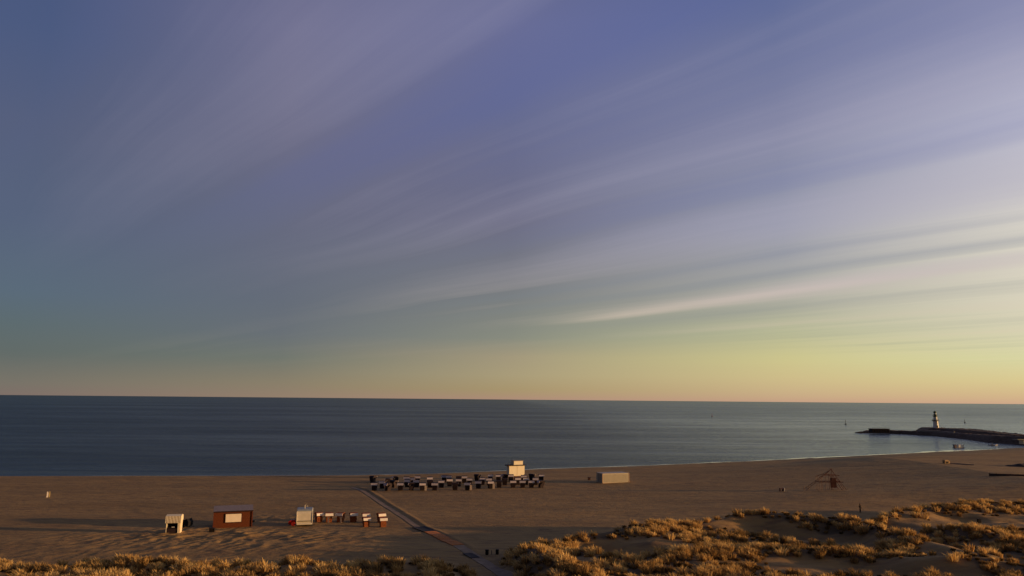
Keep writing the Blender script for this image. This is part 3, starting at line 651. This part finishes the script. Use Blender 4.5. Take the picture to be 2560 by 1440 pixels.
# playground climbing frame
x0, y0, z0 = gnd(2072, 1226)
Pg = thing('climbing_frame', 'red and brown playground climbing frame with ropes on the right part of the beach', 'climbing frame', (x0, y0, z0), 0)
k = (at(2073,1226,1.8)[0]-at(2072,1226,1.8)[0])          # metres per photo pixel at that distance
BR = mat('frame_wood', '5e3426', .8, .2, 4); RP = mat('frame_red', '46201c', .7, .2, 3)
def pp(px, py, dy=0): return ((px-2072)*k, dy, (1227-py)*k)
for px, top in ((2052,1198),(2056,1196),(2066,1192),(2082,1192)):
    for dy in (0, 2.2): MB().bar(pp(px,1228,dy), pp(px,top,dy), .045).build('post', mat('post_pale', '8d7260', .8) if px < 2070 else BR, Pg)
for dy in (0, 2.2): MB().bar(pp(2104,1228,dy), pp(2082,1192,dy), .06).build('post', BR, Pg)
mb = MB()
for dy in (0, 2.2): mb.bar(pp(2050,1209,dy), pp(2106,1208,dy), .07)
for q in range(8): a = 2051+q*7.6; mb.bar(pp(a,1208.6,0), pp(a,1208.6,2.2), .05)
mb.build('platform', BR, Pg)
mb = MB()
for dy in (0, 2.2): mb.bar(pp(2052,1198,dy), pp(2066,1193,dy), .07); mb.bar(pp(2066,1193,dy), pp(2098,1194,dy), .06)
mb.build('top_rail', BR, Pg)
MB().box(pp(2080,0)[0], pp(2094,0)[0], .9, .96, pp(0,1222)[2], pp(0,1200)[2]).build('red_panel', RP, Pg)
MB().bar(pp(2083,1228,1.1), pp(2084,1181,1.1), .06).build('mast', BR, Pg)
MB().box(pp(2081,0)[0], pp(2086,0)[0], 1.05, 1.15, pp(0,1181)[2], pp(0,1179.5)[2]).build('flag', BR, Pg)
mb = MB()
for y_ in (.2, 2.0):
    mb.bar(pp(2022,1227,y_), pp(2084,1181,1.1), .04); mb.bar(pp(2114,1227,y_), pp(2084,1181,1.1), .04); mb.bar(pp(2066,1193,y_), pp(2084,1181,1.1), .04)
for q in range(1, 10):
    a = q/14; mb.bar(pp(2022+62*a, 1227-46*a, .2+.9*a), pp(2022+62*a, 1227-46*a, 2.0-.9*a), .03); mb.bar(pp(2114-30*a, 1227-46*a, .2+.9*a), pp(2114-30*a, 1227-46*a, 2.0-.9*a), .03)
mb.build('rope_net', BR, Pg)
for q in (2020, 2031): MB().bar(pp(q,1228,1.1), pp(q,1218,1.1), .07).build('stump', mat('post_pale', '8d7260'), Pg)
x, y, z = gnd(1955, 1228)
B = thing('picnic_table', 'small dark table with one pale end left of the climbing frame', 'table', (x, y, z), 5)
MB().box(-.62, .40, -.4, .4, .66, .74).build('top', BR, B)
for q in (-.5, .2): MB().box(q-.05, q+.05, -.3, .3, 0, .655).build('leg', BR, B)
MB().box(.42, .60, -.35, .35, .05, .78).build('end_panel', mat('white_paint', 'd8d4cc'), B)

# rowing dinghy / driftwood with rope, upper right
x, y, z = gnd(2366, 1159)
B = thing('sand_fence_end', 'pale wooden box with dark opening lying on the sand below the breakwater', 'box', (x, y, z), 15)
MB().prism([(-.95,0),(.8,0),(.95,.75),(.3,1.1),(-.95,1.1)], -.5, .5, 'y').build('shell', mat('pale_wood', 'a08560', .8, .2, 2), B)
MB().box(-.7, .35, -.53, -.502, .08, .72).build('opening', mat('dark_crate', '1f1712'), B)
B.name = 'wooden_box'
x1, y1, z1 = gnd(2374, 1158.5); x2, y2, z2 = gnd(2437, 1163)
mb = MB(); n = 14; pv = None
for i in range(n+1):
    a = i/n; p = (x1+(x2-x1)*a-x1, y1+(y2-y1)*a-y1+.5*math.sin(a*7), tz(x1+(x2-x1)*a, y1+(y2-y1)*a)+.1-z1)
    if pv: mb.bar(pv, p, .12)
    pv = p
o = mb.build('pipe', mat('pale_pipe', 'a48a76', .7, .2, 2)); o.location = (x1, y1, z1); tag(o, 'thin pale pipe running right across the sand from the wooden box', 'pipe')

# right edge: low red brown barrier and a dark hump
xa, ya, za = gnd(2473, 1190); xb, yb, zb = gnd(2600, 1192)
B = thing('barrier', 'low long barrier on the beach at the right edge, dark then rust red', 'barrier', (xa, ya, za), math.degrees(math.atan2(yb-ya, xb-xa)))
Lb = math.hypot(xb-xa, yb-ya)
MB().box(0, Lb*.34, -.15, .15, 0, .68).build('dark_panel', mat('barrier_dark', '483c38', .8, .2, 2), B)
MB().box(Lb*.342, Lb*.7, -.15, .15, 0, .7).build('red_panel', mat('barrier_red', '5a3a30', .8, .2, 2), B)
MB().box(Lb*.702, Lb, -.15, .15, 0, .62).build('dark_panel', mat('barrier_dark', '483c38'), B)
for i in range(8): MB().box(Lb*i/7-.07, Lb*i/7+.07, -.22, -.155, 0, .78).build('post', mat('barrier_dark', '483c38'), B)

def rock_mound(name, cx, cy, rx, ry, h, seed, m, label, cat):
    n = 60; r = np.random.default_rng(seed); u = np.linspace(-1.25, 1.25, n); gx, gy = np.meshgrid(u, u)
    d = np.hypot(gx, gy); X_ = cx+gx*rx; Y_ = cy+gy*ry
    hgt = h*(1-sstep(.35, 1.15, d)) - .4 + .5*np.abs(vnoise(X_/1.5, Y_/1.5))*(d < 1.1)
    co_ = np.stack([X_, Y_, hgt+np.maximum(terrain(X_, Y_), -.3)], -1).reshape(-1, 3).astype(np.float32)
    i = np.arange((n-1)**2); a = i//(n-1)*n+i % (n-1); q = np.stack([a, a+1, a+n+1, a+n], -1).astype(np.int32)
    o = raw_mesh(name, co_, q, m, False); tag(o, label, cat); return o
ROCK = mat('dark_rock', (.105,.064,.036), .9, .5, .9, .8, 2)
x, y, z = gnd(2580, 1166)
rock_mound('seaweed_heap', x, y, 9, 3.5, 1.1, 3, mat('seaweed', (.05,.035,.025), .9, .4, 1), 'dark heap of sand and weed at the right edge of the beach', 'heap')

# person
def skin_person(loc, rz, label):
    J = {'pelvis':(0,0,.95,.15),'waist':(0,0,1.1,.14),'chest':(0,.01,1.32,.17),'neck':(0,.01,1.48,.07),'head1':(0,-.01,1.58,.085),'head2':(0,-.015,1.69,.10),'crown':(0,0,1.76,.06),
         'shl':(-.19,0,1.42,.075),'ell':(-.25,.02,1.14,.055),'wrl':(-.22,-.10,.92,.04),'hal':(-.21,-.14,.84,.045),
         'shr':(.19,0,1.42,.075),'elr':(.27,.03,1.14,.055),'wrr':(.25,-.04,.90,.04),'har':(.245,-.06,.82,.045),
         'hil':(-.10,0,.88,.11),'knl':(-.12,-.03,.50,.075),'anl':(-.13,.02,.10,.055),'tol':(-.14,-.14,.05,.05),
         'hir':(.10,0,.88,.11),'knr':(.12,.02,.50,.075),'anr':(.14,.08,.10,.055),'tor':(.15,-.08,.05,.05)}
    E_ = [('pelvis','waist'),('waist','chest'),('chest','neck'),('neck','head1'),('head1','head2'),('head2','crown'),('chest','shl'),('shl','ell'),('ell','wrl'),('wrl','hal'),('chest','shr'),('shr','elr'),('elr','wrr'),('wrr','har'),
          ('pelvis','hil'),('hil','knl'),('knl','anl'),('anl','tol'),('pelvis','hir'),('hir','knr'),('knr','anr'),('anr','tor')]
    nm = list(J); me = bpy.data.meshes.new('person'); me.from_pydata([J[k_][:3] for k_ in nm], [(nm.index(a), nm.index(b_)) for a, b_ in E_], [])
    me.materials.append(mat('dark_clothes', '241c20', .9, .2, 5)); o = bpy.data.objects.new('person', me); COL.objects.link(o)
    sk = o.modifiers.new('skin', 'SKIN')
    if not me.skin_vertices: me.attributes.new  # layer is created with the modifier below
    if not me.skin_vertices:
        bpy.context.view_layer.objects.active = o; o.select_set(True); bpy.ops.mesh.customdata_skin_add(); o.select_set(False)
    for i, k_ in enumerate(nm):
        me.skin_vertices[0].data[i].radius = (J[k_][3], J[k_][3]*(.8 if 'chest' in k_ or 'waist' in k_ else 1)); me.skin_vertices[0].data[i].use_root = (k_ == 'pelvis')
    sb = o.modifiers.new('sub', 'SUBSURF'); sb.levels = 1; sb.render_levels = 2
    o.location = loc; o.rotation_euler = (0,0,math.radians(rz)); tag(o, label, 'person')
    # bare face and hands, hair
    fm = mat('skin_tone', '9a6a50', .6)
    MB().lathe([(.03,-.10),(.072,-.06),(.085,0),(.07,.06),(.03,.09)], 14).build('face', fm, o, smooth=True).location = (0,-.055,1.64)
    MB().box(-.012,.012,-.165,-.13,1.615,1.66,.006).build('nose', fm, o)
    MB().lathe([(.05,-.08),(.115,-.03),(.12,.03),(.09,.085),(.03,.11)], 16).build('hair', mat('dark_hair', '1a1210', .8), o, smooth=True).location = (0,.02,1.70)
    for s_, hx, hy, hz in ((-1,-.21,-.15,.80), (1,.245,-.065,.78)):
        hnd = MB().box(-.035,.035,-.02,.02,0,.08).build('hand', fm, o, .01); hnd.location = (hx, hy, hz-.03)
        fg = MB()
        for q_, ln in ((-.028,.06),(-.010,.075),(.008,.07),(.026,.055)): fg.bar((q_,0,.005), (q_,-.008,-ln*.5), .009); fg.bar((q_,-.008,-ln*.5), (q_,-.022,-ln), .0075)
        fg.bar((s_*-.034,0,.05), (s_*-.058,-.02,.01), .010); fg.build('fingers', fm, hnd)
    return o
x, y, z = gnd(2151, 1281.5)
skin_person((x, y, z), 20, 'person in dark clothes standing on the sand beside the right dune')

# bins in the dune gap
DK = mat('bin_dark', '17120f', .8, .2, 3)
for px, py, lb, s_ in ((1217.5,1387,'dark litter bin with a flat wider lid, left one in the dune gap',1.0), (1243,1386,'plain black litter bin, right one in the dune gap beside the big dune',.95)):
    x, y, z = gnd(px, py)
    B = thing('litter_bin', lb, 'litter bin', (x, y, z), 5, 'litter bins in the dune gap', s_)
    MB().lathe([(.20,.02),(.24,.1),(.26,.62)], 16).build('body', DK, B)
    MB().lathe([(.30 if s_ == 1 else .275,.622),(.30 if s_ == 1 else .275,.70),(.18,.76)], 16).build('lid', DK, B)
    MB().bar((0,.26,0), (0,.26,.74), .04).build('post', DK, B)
x, y, z = gnd(1229, 1386.5)
B = thing('low_post', 'thin grey post standing between the two litter bins', 'post', (x, y, z)); MB().bar((0,0,-.1), (0,0,.55), .05).build('shaft', mat('grey_post', '4a4244', .8), B); MB().lathe([(.07,.551),(.07,.58),(.02,.62)], 10).build('cap', mat('grey_post', '4a4244'), B)
x, y, z = gnd(2448, 1308)
B = thing('dune_post', 'dark squat post on the bare sand of the right dune', 'post', (x, y, z)); MB().box(-.28, .28, -.25, .25, -.1, .75, .05, .05).build('shaft', DK, B); MB().box(-.3, .3, -.28, .28, .752, .82).build('cap', DK, B)

# ---------------------------------------------------------------- breakwater with lighthouse
def rubble(name, pts, wid, hs, label, seed, flat=.35, m=ROCK):
    P = [Vector((a, b_, 0)) for a, b_ in pts]; cum = [0]
    for a, b_ in zip(P[:-1], P[1:]): cum.append(cum[-1]+(b_-a).length)
    Lt = cum[-1]; n = int(Lt/1.3); m_ = 26; vs = np.zeros((n+1, m_+1, 3))
    for i in range(n+1):
        s_ = Lt*i/n; j = max(0, min(len(P)-2, int(np.searchsorted(cum, s_, side='right'))-1)); a = (s_-cum[j])/(cum[j+1]-cum[j])
        p = P[j].lerp(P[j+1], a); d = (P[min(j+1,len(P)-1)]-P[max(j-1 if a < .5 else j, 0)]).normalized(); nr_ = Vector((-d.y, d.x, 0))
        w = np.interp(s_, cum, wid); h = np.interp(s_, cum, hs)
        for k_ in range(m_+1):
            u = -1+2*k_/m_; q = p+nr_*u*w/2
            e_ = 1-sstep(flat, 1., np.array(abs(u))); ro = (abs(vnoise(np.array(q.x/1.7), np.array(q.y/1.7)))*1.3+.5*vnoise(np.array(q.x/.8), np.array(q.y/.8)))*(1.-.75*(abs(u) < flat*.8))
            vs[i, k_] = (q.x, q.y, -1.0+(h+1.0)*float(e_)+float(ro))
    i = np.arange(n*m_); a = i//m_*(m_+1)+i % m_; q = np.stack([a, a+1, a+m_+2, a+m_+1], -1).astype(np.int32)
    o = raw_mesh(name, vs.reshape(-1, 3).astype(np.float32), q, m, False); tag(o, label, 'breakwater'); return o
front = [(2140,1081),(2190,1081),(2260,1083),(2350,1088),(2440,1096),(2520,1105),(2580,1109),(2660,1112)]
rubble('breakwater', [at(a, b_, .5) for a, b_ in front], [5,16,18,20,24,32,34,36], [.4,2.2,2.3,2.6,3.2,4.0,4.6,4.8], 'dark rubble breakwater arm curving out to the left into the sea', 1)
back = [(2298,1079.5),(2330,1079),(2400,1082.5),(2470,1092),(2560,1100)]
rubble('breakwater', [at(a, b_, .5) for a, b_ in back], [10,34,34,24,22], [1.6,3.6,3.8,4.2,3.6], 'dark rock mound carrying the lighthouse behind the breakwater arm', 2, .5)
# paved crown of the mole
pts = [at(a, b_, 2.6) for a, b_ in [(2295,1078.5),(2350,1081),(2395,1085)]]
mb = MB(); vs = []
for (a, b_) in pts: vs += [(a, b_-3.2, 3.9), (a, b_+.8, 3.9), (a, b_-3.2, 1.0), (a, b_+.8, 1.0)]
mb.add(vs, [(0,4,5,1),(4,8,9,5),(2,6,4,0),(6,10,8,4),(1,5,7,3),(5,9,11,7),(0,1,3,2),(8,10,11,9)]); o = mb.build('mole_walkway', mat('pale_concrete', '9c8d80', .8, .1, .5)); tag(o, 'narrow pale walkway strip on the breakwater below the lighthouse', 'walkway')
# concrete bastion at the head
xa, ya = at(2183, 1079, 2); xb, yb = at(2222, 1079, 2)
B = thing('concrete_bastion', 'dark flat topped concrete block near the left tip of the breakwater', 'bastion', ((xa+xb)/2, (ya+yb)/2+3, 1.2)); w = (xb-xa)/2; DC = mat('dark_concrete', '2e2422', .85, .3, .6)
MB().box(-w, w, -3, 3, 0, 2.6).build('wall', DC, B); MB().box(-w-.3, w+.3, -3.3, 3.3, 2.603, 3.0).build('cap', mat('bastion_cap', '241a1a', .85), B)
mb = MB()
for k_ in np.linspace(-w+.6, w-.6, 7): mb.box(k_-.25, k_+.25, -3.25, -3.0, 0, 2.5)
mb.build('buttress', DC, B)
mb = MB()
for k_ in np.linspace(-w, w, 8): mb.bar((k_,-3.2,3.0), (k_,-3.2,3.9), .06)
mb.bar((-w,-3.2,3.9), (w,-3.2,3.9), .06); mb.build('railing', DC, B)

# lighthouse
x, y = at(2340.5, 1077.5, 1.0)
zb = 3.2
LH = thing('lighthouse', 'white and green lighthouse with two galleries standing on the breakwater', 'lighthouse', (x, y, zb))
WL = mat('lighthouse_white', 'e8e6d8', .6, .05, .8); GL = mat('lighthouse_green', '2e4a2c', .6, .1, 1); 
MB().lathe([(2.75,0),(2.35,.5),(2.1,2),(1.95,4),(1.85,6.2)], 32).build('tower', WL, LH, smooth=False)
MB().lathe([(2.75,6.203),(2.75,6.85)], 32).build('gallery', mat('gallery_dark', '1c2418', .7), LH)
MB().lathe([(1.5,6.853),(1.35,9.7)], 32).build('upper_drum', WL, LH)
g = MB().lathe([(1.9,9.703),(1.9,9.9)], 32).build('gallery', GL, LH)
MB().lathe([(1.25,9.903),(1.15,11.9)], 24).build('lantern_base', GL, LH)
def railing(par, r, z, h, m):
    mb = MB(); n = 16
    for i in range(n):
        a, b_ = 2*math.pi*i/n, 2*math.pi*(i+1)/n; c, s_ = math.cos, math.sin
        mb.bar((r*c(a), r*s_(a), z), (r*c(a), r*s_(a), z+h), .05, 5)
        for q in (h, h*.55): mb.bar((r*c(a), r*s_(a), z+q), (r*c(b_), r*s_(b_), z+q), .04, 5)
    return mb.build('railing', m, par)
railing(LH, 2.6, 6.85, 1.0, GL); railing(LH, 1.75, 9.9, 1.5, GL)
ln = MB().lathe([(.95,11.903),(.95,12.9)], 16).build('lantern', mat('lantern_glass', 'd8dcd0', .2, spec=.5), LH)
MB().lathe([(1.2,12.903),(1.2,13.5),(.95,14.2),(.35,14.5)], 24).build('cap', GL, LH)
MB().bar((0,0,14.45), (0,0,15.6), .07).build('antenna', GL, LH)
MB().box(-.5, .5, -2.42, -2.2, .5, 2.5).build('door', GL, LH)
for zz_ in (4.0, 5.2): MB().box(-.25, .25, -2.02, -1.85, zz_, zz_+.7).build('window', mat('dark_glass', '101410', .2), LH)

# items near the root of the mole
def small_hut(px, py, w, h, d, lb, c1, c2):
    x, y = at(px, py, 2.5); B = thing('harbour_hut', lb, 'hut', (x, y, 2.5))
    MB().box(-w/2, w/2, -d/2, d/2, 0, h).build('walls', mat('hutw'+c1, c1, .7), B); MB().prism([(-d/2-.4,h+.003),(d/2+.4,h+.003),(d/2+.4,h+.25),(-d/2-.4,h+.45)], -w/2-3.5, w/2+.4, 'x').build('roof', mat('hutr'+c2, c2, .7), B)
    MB().box(-.4, .4, -d/2-.04, -d/2-.003, 0, 1.9).build('door', mat('dark_board', '2a1714'), B)
small_hut(2561, 1110, 3.2, 2.3, 4, 'pale hut with a light roof at the right edge of the picture on the breakwater', 'ded8b8', 'b0a890')
x, y = at(2385, 1081.5, 4.0); B = thing('lamp_box', 'tiny pale box on the rock mound right of the lighthouse', 'box', (x, y, 3.9)); MB().box(-.5, .5, -.5, .5, 0, 1.0).build('cabinet', mat('cabinet_pale', '9a9284', .7), B); MB().box(-.6, .6, -.6, .6, 1.003, 1.12).build('lid', mat('cabinet_lid', '6a645c', .7), B)
# float with two blocks
x, y = at(2395, 1119.5, 0)
B = thing('mooring_float', 'low float carrying one dark and one bright cream block in the shallow water', 'float', (x, y, 0), 6)
MB().box(-2.6, 3.5, -.9, .9, -.15, .22).build('deck', mat('float_deck', '77736c', .7), B)
MB().box(-2.4, -.9, -.6, .6, .223, 1.75).build('dark_block', mat('dark_block', '5a5058', .7), B)
MB().box(.1, 3.3, -.6, .6, .223, 1.75).build('cream_block', mat('cream_block', 'f8f5e2', .6), B)
x, y = at(2482, 1114, 0)
B = thing('pale_boat_shape', 'small pale boat shape added close under the breakwater', 'boat', (x, y, 0), -8); BP = mat('boat_pale', 'bdbbb8', .5, .1, 1)  # boat form added, standing in for a pale bump and water sheen
hull = [(-2.2,-.8,.55),(-2.2,.8,.55),(1.2,.85,.6),(3.0,0,.8),(1.2,-.85,.6),(-2.1,-.5,-.2),(-2.1,.5,-.2),(1.0,.5,-.2),(2.3,0,-.2),(1.0,-.5,-.2)]
MB().add(hull, [(0,1,2,3,4),(9,8,7,6,5),(0,5,6,1),(1,6,7,2),(2,7,8,3),(3,8,9,4),(4,9,5,0)]).build('hull', BP, B); MB().box(-.9, .1, -.5, .5, .605, 1.5, .15, .1).build('cabin', BP, B)
# buoys
def buoy(px, py, lb, h=3.4, c='241d1c'):
    x, y = at(px, py, 0); B = thing('buoy', lb, 'buoy', (x, y, 0), 0, 'channel buoys out in the water'); m = mat('buoy'+c, c, .7)
    MB().lathe([(.6,-.5),(1.05,-.1),(1.05,.55),(.45,.95)], 16).build('float', m, B)
    for s_ in range(3): a = s_*2.094; MB().bar((.5*math.cos(a),.5*math.sin(a),.9), (.18*math.cos(a),.18*math.sin(a),h), .09).build('strut', m, B)
    MB().lathe([(.05,h+.003),(.3,h+.15),(.3,h+.6),(.05,h+.9)], 12).build('lantern', m, B)
buoy(2114, 1061, 'slender dark buoy in the sea left of the breakwater tip', 4.2); buoy(2412, 1057.5, 'dark buoy in the sea just right of the lighthouse', 3.6); buoy(1780, 1041.5, 'tiny faint reddish buoy far out in the middle of the sea', 4.5, '6a3a34')
